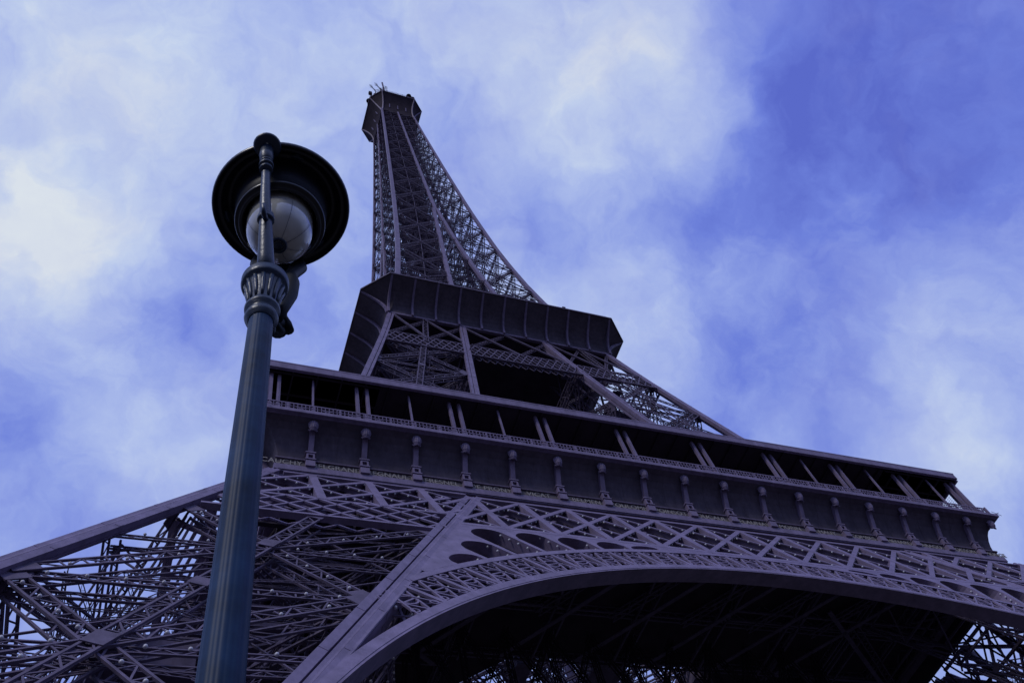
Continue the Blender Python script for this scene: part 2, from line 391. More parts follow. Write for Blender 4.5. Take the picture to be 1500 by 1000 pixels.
# ------------------------------------------------------------------ decorative arch
AX, AZ, RI, RE = -1.6, -.07, 37.75, 40.6
TH0, TH1 = 27.0, 158.0
def A_(th, r_, d=0, lift=0):
    x = AX+r_*math.cos(R(th)); z = AZ+r_*math.sin(R(th)); return F(x, z, d)+NF*lift
def inside(th, r_, m=0):
    x = AX+r_*math.cos(R(th)); z = AZ+r_*math.sin(R(th)); return abs(x) < I(z)+m
def arc_strip(mb, r0, r1, d0, d1, th0, th1, n=150, lift=0, m=.2):
    for i in range(n):
        a0, a1 = th0+(th1-th0)*i/n, th0+(th1-th0)*(i+1)/n
        if not inside((a0+a1)/2, (r0+r1)/2, m): continue
        P = [A_(a0, r0, d0, lift), A_(a1, r0, d0, lift), A_(a1, r1, d0, lift), A_(a0, r1, d0, lift), A_(a0, r0, d1), A_(a1, r0, d1), A_(a1, r1, d1), A_(a0, r1, d1)]
        mb.hexa([P[0], P[1], P[5], P[4], P[3], P[2], P[6], P[7]])
THa, THb = 12.0, 168.0
mb = MB(); arc_strip(mb, RI, RI+.12, .004, 1.15, THa, THb, m=1.3); arc_strip(mb, RI+.121, RI+.62, -.02, .1, THa, THb, m=1.1); arc_strip(mb, RI+.121, RI+.62, 1.05, 1.15, THa, THb, m=1.1)
o = mb.build('arch_lower_flange', IRON, tower); on_sides(o)
mb = MB(); arc_strip(mb, RE+.42, RE+.52, .004, 1.1, TH0, TH1-6); arc_strip(mb, RE, RE+.419, -.02, .08, TH0, TH1-6)
o = mb.build('arch_upper_flange', IRON, tower); on_sides(o)
mb = MB(); DT = 3.55; th = TH0-.3; ARB = []
nrm = NF
def ring(mb, c, r_, w_, d_, n=12):
    ux = V3(1, 0, 0); uz = V3(0, .514, 1).normalized()
    for i in range(n):
        a0, a1 = 2*math.pi*i/n, 2*math.pi*(i+1)/n
        mb.bar(c+ux*r_*math.cos(a0)+uz*r_*math.sin(a0), c+ux*r_*math.cos(a1)+uz*r_*math.sin(a1), w_, d_, NF)
i = 0
while th < TH1:
    r0, r1 = RI+.6, RE+.03; rm = (r0+r1)/2
    ARB.append(th)
    if not inside(th+DT/2, rm, .1): th += DT; continue
    mb.bar(A_(th, r0), A_(th, r1), .26, .12, NF, .0)
    mb.bar(A_(th, r0, .9), A_(th, r1, .9), .2, .1, NF)
    g = DT*.07
    mb.bar(A_(th+g, r0), A_(th+DT/2, r1), .11, .1, NF, -.02); mb.bar(A_(th+DT-g, r0), A_(th+DT/2, r1), .11, .1, NF, -.02)
    mb.bar(A_(th+g, r1), A_(th+DT/2, r0), .11, .1, NF, -.05); mb.bar(A_(th+DT-g, r1), A_(th+DT/2, r0), .11, .1, NF, -.05)
    ring(mb, A_(th+DT/2, rm, .05), .46, .09, .08)
    for u_, rr in ((.17, r0+.3), (.83, r0+.3), (.2, r1-.28), (.8, r1-.28)): ring(mb, A_(th+DT*u_, rr, .02), .2, .08, .06, 8)
    mb.bar(A_(th+DT*.25, rm-.05, .05), A_(th+DT*.75, rm-.05, .05), .1, .06, NF)
    # rear layer seen through
    mb.bar(A_(th, r0, 1.0), A_(th+DT, r1, 1.0), .12, .08, NF); mb.bar(A_(th, r1, 1.05), A_(th+DT, r0, 1.05), .12, .08, NF)
    for u_, rr in ((.5, r0+.25), (.12, rm), (.88, rm), (.5, r1-.2)): bulbs.append((A_(th+DT*u_, rr, .22), 9))
    th += DT; i += 1
o = mb.build('arch_ornament', IRON, tower); on_sides(o)

# spandrel plate with round-headed openings between the arch and the belt
ZB = 41.25      # bottom edge of the belt
def rline(th, zt, m):       # radius at which the ray th meets z = zt or the inner corner beam
    lo, hi = RE, 75.0
    for _ in range(40):
        r_ = (lo+hi)/2; x = AX+r_*math.cos(R(th)); z = AZ+r_*math.sin(R(th))
        if z < zt and abs(x) < I(z)+m: lo = r_
        else: hi = r_
    return lo
for sgn in (-1, 1):
    mb = MB()
    for th in ARB:
        a0, a1 = th, th+DT; am = (a0+a1)/2
        if (am > 90) != (sgn < 0): continue
        rE = RE+.5
        full = rline(am, ZB-.2, .15)
        if full-rE < .12: continue
        top = min(rline(am, 40.62, -.75), rline(a0+.5, 40.62, -.75)+.3, rline(a1-.5, 40.62, -.75)+.3)
        w_ = .13*DT; nseg = 12
        if top-rE < .35 or math.cos(R(am))**2 < .012:
            for j in range(nseg):
                b0, b1 = a0+DT*j/nseg, a0+DT*(j+1)/nseg
                mb.hexa([A_(b0, rE), A_(b1, rE), A_(b1, rE, .12), A_(b0, rE, .12), A_(b0, rline(b0, ZB-.2, .15)), A_(b1, rline(b1, ZB-.2, .15)), A_(b1, rline(b1, ZB-.2, .15), .12), A_(b0, rline(b0, ZB-.2, .15), .12)])
            continue
        hgt = top-rE; capr = min(.95, hgt*.6)
        for (e0, e1) in ((a0, a0+w_/2), (a1-w_/2, a1)):
            rr = top-capr
            mb.hexa([A_(e0, rE), A_(e1, rE), A_(e1, rE, .9), A_(e0, rE, .9), A_(e0, rr), A_(e1, rr), A_(e1, rr, .9), A_(e0, rr, .9)])
            T0, T1 = max(rline(e0, ZB-.2, .15), rr+.01), max(rline(e1, ZB-.2, .15), rr+.01)
            mb.hexa([A_(e0, rr+.001), A_(e1, rr+.001), A_(e1, rr+.001, .12), A_(e0, rr+.001, .12), A_(e0, T0), A_(e1, T1), A_(e1, T1, .12), A_(e0, T0, .12)])
        pts = []
        for j in range(nseg+1):
            u_ = j/nseg; pts.append((a0+w_/2+(DT-w_)*u_, top-capr+capr*math.sin(math.pi*u_)**.55))
        for j in range(nseg):
            (b0, q0), (b1, q1) = pts[j], pts[j+1]
            T0, T1 = max(rline(b0, ZB-.2, .15), q0+.01), max(rline(b1, ZB-.2, .15), q1+.01)
            mb.hexa([A_(b0, q0), A_(b1, q1), A_(b1, q1, .12), A_(b0, q0, .12), A_(b0, T0), A_(b1, T1), A_(b1, T1, .12), A_(b0, T0, .12)])
            mb.hexa([A_(b0, q0, .121), A_(b1, q1, .121), A_(b1, q1, .9), A_(b0, q0, .9), A_(b0, q0+.08, .121), A_(b1, q1+.08, .121), A_(b1, q1+.08, .9), A_(b0, q0+.08, .9)])
        for q in range(int(hgt/.75)):
            bulbs.append((A_(a0+w_*.75, rE+.3+q*.75, .2), 9)); bulbs.append((A_(a1-w_*.75, rE+.3+q*.75, .2), 9))
    o = mb.build('spandrel_plate', IRON, tower); on_sides(o)

# ------------------------------------------------------------------ belt girder at the first floor
B0 = 70.7/18
def nx(k):
    x = B0*k; s_ = min(max((x+28)/26, 0), 1); return x-1.35*s_
ZTOP, ZMID, ZLOW = 50.0, 43.1, 39.5
mb = MB(); mb2 = MB()
def edge(z): return O(z)-1.3
def inner(z): return O(z)-14.4
mb.bar(F(-edge(49.3), 49.3), F(-inner(49.3)-.1, 49.3), .32, .25, NF); mb.bar(F(inner(49.3)+.1, 49.3), F(edge(49.3), 49.3), .32, .25, NF)
mb.bar(F(-inner(48.6)+.9, 48.65), F(inner(48.6)-.9, 48.65), .45, .5, NF)
mb.bar(F(-edge(ZMID), ZMID), F(-inner(ZMID), ZMID), .34, .5, NF); mb.bar(F(inner(ZMID), ZMID), F(edge(ZMID), ZMID), .34, .5, NF)
mb.bar(F(-edge(ZLOW), ZLOW), F(-inner(ZLOW), ZLOW), .3, .4, NF); mb.bar(F(inner(ZLOW), ZLOW), F(edge(ZLOW), ZLOW), .3, .4, NF)
lim = O(ZB)-15.6
mb.bar(F(-lim, ZB-.05), F(lim, ZB-.05), .5, .12, NF, .01)
o = mb.build('belt_chord', IRON, tower); on_sides(o)
posts = []
for k in range(-8, 9):
    x = nx(k); zl = ZMID if abs(x) > 20.6 else ZB; zt_ = 49.25 if abs(x) > 20.6 else 48.6
    if abs(x) > edge(zl)-.6: continue
    m = MB(); xt = x
    if abs(x) > 20.6 or True:
        m.bar(F(x, zl), F(xt, zt_), .56, .16, NF, .015); m.bar(F(x-.22, zl, .05), F(xt-.22, zt_, .05), .1, .5, NF, -.06); m.bar(F(x+.22, zl, .05), F(xt+.22, zt_, .05), .1, .5, NF, -.06)
    if -20.6 > x or x > 20.6 or True:
        posts.append(m.build('belt_post', IRON, tower))
for o in posts: on_sides(o, SIDES[1:2]+SIDES[3:])
# crossing diagonals, each spanning two bays
def seg_clip(p, q, xlo, xhi):
    (x0, z0), (x1, z1) = p, q
    if x0 > x1: x0, z0, x1, z1 = x1, z1, x0, z0
    if x1 <= xlo or x0 >= xhi: return None
    if x0 < xlo: z0 += (z1-z0)*(xlo-x0)/(x1-x0); x0 = xlo
    if x1 > xhi: z1 = z0+(z1-z0)*(xhi-x0)/(x1-x0); x1 = xhi
    return (x0, z0), (x1, z1)
def diagset(mb, zlo, zhi, span, xlo, xhi, wa, wb, bay=1.0, k0=-12, k1=13, dep=.35):
    k = k0
    while k < k1:
        xa, xb = nx(k), nx(k+span)
        for (p, q, w_, off) in (((xa, zlo), (xb, zhi), wa, 0), ((xb, zlo), (xa, zhi), wb, -.05)):
            c_ = seg_clip(p, q, xlo, xhi)
            if c_ is None: continue
            (x0, z0), (x1, z1) = c_
            A, B = F(x0, z0), F(x1, z1)
            mb.bar(A, B, w_, .09, NF, off)
            mb.bar(A-NF*.09, B-NF*.09, .07, dep, NF, off)
            mb.bar(A+V3(0, .95, 0), B+V3(0, .95, 0), w_*.7, .08, NF)
            n_ = max(2, int((B-A).length/.85))
            for j in range(n_):
                if abs(x0) < 36: bulbs.append((A+(B-A)*((j+.5)/n_)+V3(0, -.02, -.30), 8))
        k += bay
def nxf(k): return nx(k)
mb = MB()
diagset(mb, ZMID, 49.25, 2, -edge(46), -inner(46)-.1, .36, .24)
diagset(mb, ZMID, 49.25, 2, inner(46)+.1, edge(46), .36, .24)
diagset(mb, ZB, 48.6, 2, -lim+.2, lim-.2, .38, .22)
o = mb.build('belt_diagonals', IRON, tower); on_sides(o)
mb = MB()
def small(mb, xlo, xhi, zlo, zhi):
    x = xlo-4
    while x < xhi+4:
        for (p, q, w_) in (((x, zlo), (x+3.93, zhi), .15), ((x+3.93, zlo), (x, zhi), .26)):
            c_ = seg_clip(p, q, xlo, xhi)
            if c_: mb.bar(F(*c_[0]), F(*c_[1]), w_, .12, NF); mb.bar(F(*c_[0], .9), F(*c_[1], .9), w_*.7, .1, NF)
        x += 1.965
small(mb, -edge(41.3), -inner(41.3), ZLOW, ZMID)
o = mb.build('belt_lattice_strip', IRON, tower); on_sides(o)
mb = MB(); small(mb, inner(41.3), edge(41.3), ZLOW, ZMID)
o = mb.build('belt_lattice_strip', IRON, tower); on_sides(o)
# rear layer of the belt and floor girders: dense dark lattice behind the face
mb = MB()
for zz in (50, 45.6, 41.2):
    mb.bar(F(-edge(zz)+1.4, zz, 1.6), F(edge(zz)-1.4, zz, 1.6), .3, .25, NF)
for k in range(-15, 15):
    x = k*B0/2
    mb.bar(F(x, 41.2, 1.6), F(x+2.0, 50, 1.6), .16, .1, NF); mb.bar(F(x+2.0, 41.2, 1.6), F(x, 50, 1.6), .16, .1, NF)
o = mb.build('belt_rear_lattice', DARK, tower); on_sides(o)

# ------------------------------------------------------------------ first-floor body, underside, cornice, frieze
YF = 33.78
mb = MB()
VO = 15.8; vc = 6.0
def ringfloor(mb, z0, z1, outer, inner_, ch):
    o_ = [(-outer, -outer), (outer, -outer), (outer, outer), (-outer, outer)]
    i8 = [(-inner_+ch, -inner_), (inner_-ch, -inner_), (inner_, -inner_+ch), (inner_, inner_-ch), (inner_-ch, inner_), (-inner_+ch, inner_), (-inner_, inner_-ch), (-inner_, -inner_+ch)]
    for j in range(4):
        A, B = o_[j], o_[(j+1) % 4]; c0, c1 = i8[2*j], i8[2*j+1]; c2 = i8[(2*j+2) % 8]
        mb.prism([(A[0], A[1], z0), (B[0], B[1], z0), (c1[0], c1[1], z0), (c0[0], c0[1], z0)], (0, 0, z1-z0))
        mb.prism([(B[0], B[1], z0), (c2[0], c2[1], z0), (c1[0], c1[1], z0)], (0, 0, z1-z0))
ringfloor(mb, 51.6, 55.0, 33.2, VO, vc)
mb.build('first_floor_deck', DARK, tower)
mb = MB()
for i in range(-9, 10):
    c0_ = i*4.4+1.2
    lo, hi = max(-15.6, -15.6-c0_), min(15.6, 15.6-c0_)
    if hi-lo > 2: mb.lat((lo, lo+c0_, 52.5), (hi, hi+c0_, 52.5), 1.1, .9, V3(0, 0, -1), .16, pitch=.9, back=False)
    lo, hi = max(-15.6, c0_-15.6), min(15.6, c0_+15.6)
    if hi-lo > 2: mb.lat((lo, c0_-lo, 53.6), (hi, c0_-hi, 53.6), 1.0, .9, V3(0, 0, -1), .16, pitch=.8, back=False)
for y_ in (-9.5, 9.5, 14.2): mb.bar((-15, y_, 52), (15, y_, 52), .9, 1.2, V3(0, 0, -1))
for x_, y_, w_ in ((-8.0, -12.5, 1.6), (0.4, -13, 3.2), (11.5, -12, 3)):
    mb.box((x_-w_/2, y_-1.6, 52.2), (x_+w_/2, y_+1.6, 54.4))
mb.build('void_lattice', IRON2, tower)
# girders under the deck
for (sx_) in (0,):
    mb = MB()
    for k in range(-4, 5):
        x = k*7.86
        y1 = -VO if abs(x) < VO else -8
        mb.lat((x, -33, 51.3), (x, y1, 51.3), 1.2, 1.2, V3(1, 0, 0), .18, off=.6)
    for y in (-28, -22, -16):
        mb.lat((-33, y, 51.3), (33, y, 51.3), .8, .5, V3(0, 1, 0), .15)
    for k in range(-3, 4):
        x = k*7.0
        mb.bar((x-5, -17.5, 49.9), (x+6, -31.8, 49.9), .42, .1, V3(0, 0, -1))
        mb.lat((x+5, -31.8, 50.6), (x-3, -22, 50.6), .7, .4, V3(0, 0, -1), .1)
    o = mb.build('floor_girders', IRON2, tower); on_sides(o)
# hanging bracing below the deck between the piers (inner plane)
mb = MB()
for k in range(-5, 5):
    x0, x1 = k*4.0, (k+1)*4.0
    mb.lat((x0, -20, 42.5), (x1, -20, 51), .5, .3, V3(0, -1, 0), .08); mb.lat((x1, -20, 42.5), (x0, -20, 51), .5, .3, V3(0, -1, 0), .08, off=-.4)
    mb.lat((x0, -20, 42.5), (x0, -20, 51), .5, .3, V3(0, -1, 0), .08, off=-.8)
mb.lat((-23, -20, 42.5), (23, -20, 42.5), .8, .5, V3(0, -1, 0), .12)
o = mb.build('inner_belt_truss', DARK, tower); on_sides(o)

mb = MB()
hw = YF
def run(mb, z0, z1, y0, y1):      # straight moulding along the front: y0 front face, y1 back, mitred by extending to its own half width
    mb.hexa([(-y0, -y0, z0), (y0, -y0, z0), (y1, -y1, z0), (-y1, -y1, z0), (-y0, -y0, z1), (y0, -y0, z1), (y1, -y1, z1), (-y1, -y1, z1)])
run(mb, 50.48, 51.02, 33.93, 32.5); run(mb, 50.38, 50.479, 33.86, 32.5); run(mb, 50.1, 50.379, 33.6, 32.5)
o = mb.build('lower_cornice', IRON, tower); on_sides(o)
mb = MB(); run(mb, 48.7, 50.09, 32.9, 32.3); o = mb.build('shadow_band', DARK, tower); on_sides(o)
mb = MB(); run(mb, 51.021, 51.80, 33.72, 32.6)
o = mb.build('name_frieze', FRIEZE, tower); fr_objs = [o]+[copy_tree(o, tower, r_) for r_ in SIDES[1:]]
mb = MB(); run(mb, 51.80, 51.93, 33.86, 32.6)
o = mb.build('frieze_moulding', IRON2, tower); on_sides(o)
# cove
prof = [(33.64, 51.93), (33.74, 52.6), (33.90, 53.2), (34.14, 53.8), (34.46, 54.35), (34.86, 54.75), (35.3, 54.98)]
mb = MB()
for i in range(len(prof)-1):
    (y0, z0), (y1, z1) = prof[i], prof[i+1]; b = len(mb.v)
    mb.v += [(-y0, -y0, z0), (y0, -y0, z0), (y1, -y1, z1), (-y1, -y1, z1)]; mb.f.append([b, b+1, b+2, b+3])
for k in range(18):      # plate joints
    x = -35.35+B0*(k+.5)
    if abs(x) > 33.3: continue
    for i in range(len(prof)-1):
        (y0, z0), (y1, z1) = prof[i], prof[i+1]
        mb.bar((x, -y0, z0), (x, -y1, z1), .05, .03, V3(0, -1, -.3), .015)
o = mb.build('cove_panel', PANEL, tower); on_sides(o)
mb = MB(); run(mb, 55.0, 55.1, 35.42, 32); run(mb, 55.10, 55.44, 35.66, 32); run(mb, 55.441, 55.54, 35.5, 32)
o = mb.build('gallery_cornice', IRON, tower); on_sides(o)

# balustrade
mb = MB()
mb.bar((-35.3, -35.3, 56.62), (35.3, -35.3, 56.62), .1, .1, V3(0, -1, 0)); mb.bar((-35.3, -35.3, 55.75), (35.3, -35.3, 55.75), .06, .06, V3(0, -1, 0)); mb.bar((-35.3, -35.3, 56.25), (35.3, -35.3, 56.25), .05, .05, V3(0, -1, 0))
n = 240
for i in range(n+1):
    x = -35.3+70.6*i/n; mb.bar((x, -35.3, 55.5), (x, -35.3, 56.6), .05, .05, V3(0, -1, 0))
for i in range(37):
    x = -35.35+B0/2*i; mb.bar((x, -35.28, 55.5), (x, -35.28, 56.66), .16, .14, V3(0, -1, 0))
for i in range(37):
    x = -35.35+B0/2*(i+.5)
    for s_ in (-1, 1): mb.bar((x-s_*.5, -35.32, 55.8), (x+s_*.5, -35.32, 56.25), .05, .03, V3(0, -1, 0))
o = mb.build('balustrade', IRON, tower); on_sides(o)

# consoles
def console(x, base=True):
    m = MB()
    y = -YF if base else -20
    if base:
        m.box((x-.34, y-.30, 51.03), (x+.34, y+.2, 51.62)); m.box((x-.30, y-.24, 51.62), (x+.30, y+.2, 51.70))
        m.box((x-.38, y-.36, 51.70), (x+.38, y+.2, 51.80))
        # little arched niche block: two cheeks, a head and a sunk back
        m.box((x-.30, y-.30, 51.80), (x-.17, y+.2, 52.45)); m.box((x+.17, y-.30, 51.80), (x+.30, y+.2, 52.45)); m.box((x-.17, y-.12, 51.80), (x+.17, y+.2, 52.45))
        m.box((x-.17, y-.30, 52.28), (x+.17, y-.12, 52.45))
        m.box((x-.38, y-.36, 52.45), (x+.38, y+.2, 52.55)); m.box((x-.34, y-.32, 52.55), (x+.34, y+.2, 52.62))
        # curved shaft
        pts = [(34.02, 52.6), (34.2, 53.0), (34.42, 53.5), (34.66, 54.0), (34.85, 54.4)]
        for i in range(len(pts)-1):
            (y0, z0), (y1, z1) = pts[i], pts[i+1]
            m.hexa([(x-.19, -y0, z0), (x+.19, -y0, z0), (x+.19, -y0+.4, z0), (x-.19, -y0+.4, z0), (x-.19, -y1, z1), (x+.19, -y1, z1), (x+.19, -y1+.4, z1), (x-.19, -y1+.4, z1)])
            m.hexa([(x-.07, -y0+.4, z0), (x+.07, -y0+.4, z0), (x+.07, -y0+.9, z0), (x-.07, -y0+.9, z0), (x-.07, -y1+.4, z1), (x+.07, -y1+.4, z1), (x+.07, -y1+.9, z1), (x-.07, -y1+.9, z1)])
    # leafy volute head: a fat rounded tuft split into lobes
    c_ = V3(x, -35.02, 54.62)
    for j in range(7):
        a = (j-3)*.42; sx_, cx_ = math.sin(a), math.cos(a)
        m.tube([c_+V3(sx_*r_, .12-cx_*r_*.95, z_) for (r_, z_) in ((.10, -.62), (.24, -.38), (.31, -.12), (.31, .12), (.22, .34), (.06, .44))], [.05, .085, .10, .095, .07, .03], 7)
    m.ball(tuple(c_+V3(0, .1, 0)), .30, 10, 7)
    for s_ in (-1, 1):
        m.tube([c_+V3(s_*.1, .25, -.25), c_+V3(s_*.30, .22, -.42), c_+V3(s_*.24, .1, -.62), c_+V3(s_*.12, .02, -.55)], [.07, .07, .06, .04], 7)
    return m
for k in range(0, 19):
    x = -35.35+B0*k
    if k == 0: continue
    if k == 18: x = 34.55
    o = console(x, k != 18).build('console', IRON, tower)
    on_sides(o, SIDES[1:3] if k == 18 else SIDES[1:])

# gilded names
NAMES = ['CAUCHY', 'BELGRAND', 'REGNAULT', 'FRESNEL', 'DE PRONY', 'VICAT', 'EBELMEN', 'COULOMB', 'POINSOT', 'FOUCAULT', 'DELAUNAY', 'MORIN', 'HAUY', 'COMBES', 'THENARD', 'ARAGO', 'POISSON', 'MONGE']
for k, nm in enumerate(NAMES):
    cu = bpy.data.curves.new('t', 'FONT'); cu.body = nm; cu.align_x = 'CENTER'; cu.size = .68; cu.extrude = .02; cu.space_character = 1.05; cu.offset = .012
    to = bpy.data.objects.new('t', cu); C.objects.link(to)
    dg = bpy.context.evaluated_depsgraph_get(); me = bpy.data.meshes.new_from_object(to.evaluated_get(dg))
    bpy.data.objects.remove(to)
    me.name = 'name_lettering'; me.materials.clear(); me.materials.append(GOLD)
    o = bpy.data.objects.new('name_lettering', me); C.objects.link(o); o.parent = fr_objs[0]
    o.location = (-35.35+B0*(k+.5), -33.745, 51.26); o.rotation_euler = (R(90), 0, 0)

# promenade roof, posts, pavilion walls
YP = 34.8
for k in range(0, 19):
    x = -35.35+B0*k
    if k % 2 == 0: xs = [x-.42, x+.42]
    elif k in (1, 3, 5, 13, 15, 17): xs = [x]
    else: xs = []
    if k == 0: xs = [x+.5, x+1.3]
    if k == 18: xs = [x-1.35, x-.6]
    for xx in xs:
        m = MB(); ww = .26 if k % 2 == 0 else .15
        m.bar((xx, -YP, 55.5), (xx, -YP, 61.0), ww, ww, V3(0, -1, 0))
        m.bar((xx, -YP-.02, 55.5), (xx, -YP-.02, 56.9), ww+.08, ww+.06, V3(0, -1, 0))
        if k % 2 == 0: m.bar((xx, -YP-.03, 57), (xx, -YP-.03, 61), .05, .04, V3(0, -1, 0))
        o = m.build('gallery_post', IRON, tower); on_sides(o)
mb = MB()
mb.hexa([(-35.2, -35.5, 61.0), (35.2, -35.5, 61.0), (35.2, -35.25, 61.0), (-35.2, -35.25, 61.0), (-35.2, -35.5, 61.85), (35.2, -35.5, 61.85), (35.2, -35.25, 61.85), (-35.2, -35.25, 61.85)])
mb.bar((-35.25, -35.52, 61.8), (35.25, -35.52, 61.8), .14, .1, V3(0, -1, 0)); mb.bar((-35.2, -35.51, 61.08), (35.2, -35.51, 61.08), .1, .08, V3(0, -1, 0))
o = mb.build('roof_fascia', IRON, tower); on_sides(o, [SIDES[1], SIDES[3], SIDES[2]])
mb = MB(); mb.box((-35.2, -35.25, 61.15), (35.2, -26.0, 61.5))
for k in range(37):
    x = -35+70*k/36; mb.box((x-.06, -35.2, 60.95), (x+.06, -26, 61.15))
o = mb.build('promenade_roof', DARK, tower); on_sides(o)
mb = MB(); mb.box((-31.5, -30.0, 55.5), (31.5, -29.8, 61.15))
for k in range(30):
    x = -31+62*k/29; mb.box((x-.05, -30.06, 55.5), (x+.05, -30.0, 61.1))
mb.box((-31.5, -30.06, 58.6), (31.5, -30.01, 58.75))
o = mb.build('pavilion_wall', WALLG, tower); on_sides(o)
# wire net at the promenade's end
mb = MB()
for i in range(18):
    mb.bar((34.6, -34.4+i*.25, 56.6), (34.6, -34.4+i*.25, 60.9), .015, .015, V3(1, 0, 0))
for i in range(18):
    mb.bar((34.6, -34.4, 56.7+i*.24), (34.6, -30, 56.7+i*.24), .015, .015, V3(1, 0, 0))
mb.build('safety_net', IRON2, tower)

# ------------------------------------------------------------------ belt under the second floor
def G(x, z, d=0): return V3(x, -O(z)+d, z)
NG = V3(0, -1, .2).normalized()
mb = MB(); za, zb = 96.2, 100.4
for zz in (za, zb, 98.3):
    mb.bar(G(-O(zz)+.9, zz), G(O(zz)-.9, zz), .16 if zz != 98.3 else .08, .3, NG)
x = -22
while x < 22:
    for (p, q) in (((x, za), (x+2.2, zb)), ((x+2.2, za), (x, zb))):
        c_ = seg_clip(p, q, -O(98.3)+.8, O(98.3)-.8)
        if c_: mb.bar(G(*c_[0]), G(*c_[1]), .17, .1, NG); mb.bar(G(*c_[0], .8), G(*c_[1], .8), .12, .1, NG)
    x += 1.1
o = mb.build('upper_belt_strip', IRON2, tower); on_sides(o)
mb = MB()
xs = [-16.8, -12.1, -6.6, 0, 6.6, 12.1, 16.8]
for i in range(6):
    x0, x1 = xs[i], xs[i+1]
    f_ = O(zb)/O(109)
    mb.bar(G(x0, 109.0), G(x1*f_, zb), .34, .2, NG); mb.lat(G(x0*f_, zb), G(x1, 109.0), .4, .3, NG, .07, off=-.25)
for x_ in (-12.1, 12.1): mb.lat(G(x_*O(98)/O(109), 98.3), G(x_, 109), .7, .4, NG, .08, off=.05)
mb.bar(G(-17, 109.1), G(17, 109.1), .35, .4, NG)
o = mb.build('upper_belt_diagonals', IRON2, tower); on_sides(o)
# inner ties between the piers
mb = MB()
for zz, w_ in ((97.5, 1.8),):
    y = -I(zz)
    mb.lat((-O(zz), y, zz), (O(zz), y, zz), w_, .5, V3(0, -1, 0), .12, pitch=1.3); mb.lat((-O(zz)+.65, y+.1, zz), (O(zz)+.65, y+.1, zz), w_, 0, V3(0, -1, 0), .1, pitch=1.3)
o = mb.build('inner_tie', IRON2, tower); on_sides(o)
# lift shaft lattice between first and second floor
mb = MB()
for sx_ in (-1, 1):
    for sy_ in (-1, 1): mb.lat((sx_*2.4, sy_*2.4, 62), (sx_*2.4, sy_*2.4, 109), .7, .6, V3(0, -1, 0), .1)
for i in range(14):
    z = 62+i*3.4
    for s_ in (-1, 1): mb.bar((-2.4, s_*2.4, z), (2.4, s_*2.4, z+3.4), .12, .12, V3(0, -1, 0)); mb.bar((s_*2.4, -2.4, z), (s_*2.4, 2.4, z+3.4), .12, .12, V3(1, 0, 0)); mb.bar((2.4, s_*2.4, z), (-2.4, s_*2.4, z+3.4), .12, .12, V3(0, -1, 0))
mb.build('service_shaft', DARK, tower)

# ------------------------------------------------------------------ second floor gallery
zB, zG = 109.33, 114.07; gb, gt, ch = 17.45, 21.16, 3.47
prof2 = []
for j in range(9):
    u_ = j/8; prof2.append((gb+(gt-gb)*(1-math.cos(u_*math.pi/2))**.9*1.0, zB+(zG-zB)*math.sin(u_*math.pi/2)**1.0 if False else zB+(zG-zB)*u_**.75))
def ring8(g, c_):
    return [(-g+c_, -g), (g-c_, -g), (g, -g+c_), (g, g-c_), (g-c_, g), (-g+c_, g), (-g, g-c_), (-g, -g+c_)]
mb = MB(); rows = []
for j, (g, z) in enumerate(prof2):
    c_ = .35+(ch-.35)*(j/8)
    rows.append(len(mb.v)); mb.v += [(x, y, z) for x, y in ring8(g, c_)]
for j in range(len(rows)-1):
    for k in range(8): mb.f.append([rows[j]+k, rows[j]+(k+1) % 8, rows[j+1]+(k+1) % 8, rows[j+1]+k])
mb.build('gallery_shell', PANEL, tower)
mb = MB()
def oct_slab(mb, g, c_, z0, z1): mb.prism([(x, y, z0) for x, y in ring8(g, c_)], (0, 0, z1-z0))
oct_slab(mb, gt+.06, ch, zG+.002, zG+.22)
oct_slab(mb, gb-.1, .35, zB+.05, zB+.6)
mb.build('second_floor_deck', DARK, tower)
mb = MB()
for z0, z1, g in ((zB-.2, zB+.1, gb+.12), (zB+.1, zB+.22, gb+.05)):
    rr = ring8(g, .4); ri = ring8(g-.35, .4)
    for k in range(8):
        A, B, b1, a1 = rr[k], rr[(k+1) % 8], ri[(k+1) % 8], ri[k]
        mb.prism([(A[0], A[1], z0), (B[0], B[1], z0), (b1[0], b1[1], z0), (a1[0], a1[1], z0)], (0, 0, z1-z0-.002))
mb.build('gallery_base_moulding', IRON, tower)
mb = MB()
for zz, tt_ in ((zG+.25, .12),):
    rr = ring8(gt+.09, ch)
    for k in range(8): mb.bar((*rr[k], zz), (*rr[(k+1) % 8], zz), .1, .25, V3(0, 0, 1))
mb.build('gallery_rim', IRON2, tower)
def rib_mesh(x, pr, outw):
    m = MB(); rw = []
    for j, (y, z) in enumerate(pr):
        d = .42*(1-(j/8)**3)+.02; b = len(m.v); rw.append(b)
        m.v += [(x-.15, -y-d*.8, z-d*.35), (x+.15, -y-d*.8, z-d*.35), (x+.15, -y+.05, z+.02), (x-.15, -y+.05, z+.02)]
    for j in range(len(rw)-1):
        for q in range(4): m.f.append([rw[j]+q, rw[j]+(q+1) % 4, rw[j+1]+(q+1) % 4, rw[j+1]+q])
    m.f.append([rw[0]+3, rw[0]+2, rw[0]+1, rw[0]]); m.f.append([rw[-1]+q for q in range(4)])
    return m
for k in range(11):
    x = -17.45+3.49*k
    o = rib_mesh(x, prof2, 0).build('corbel_rib', IRON, tower); on_sides(o)
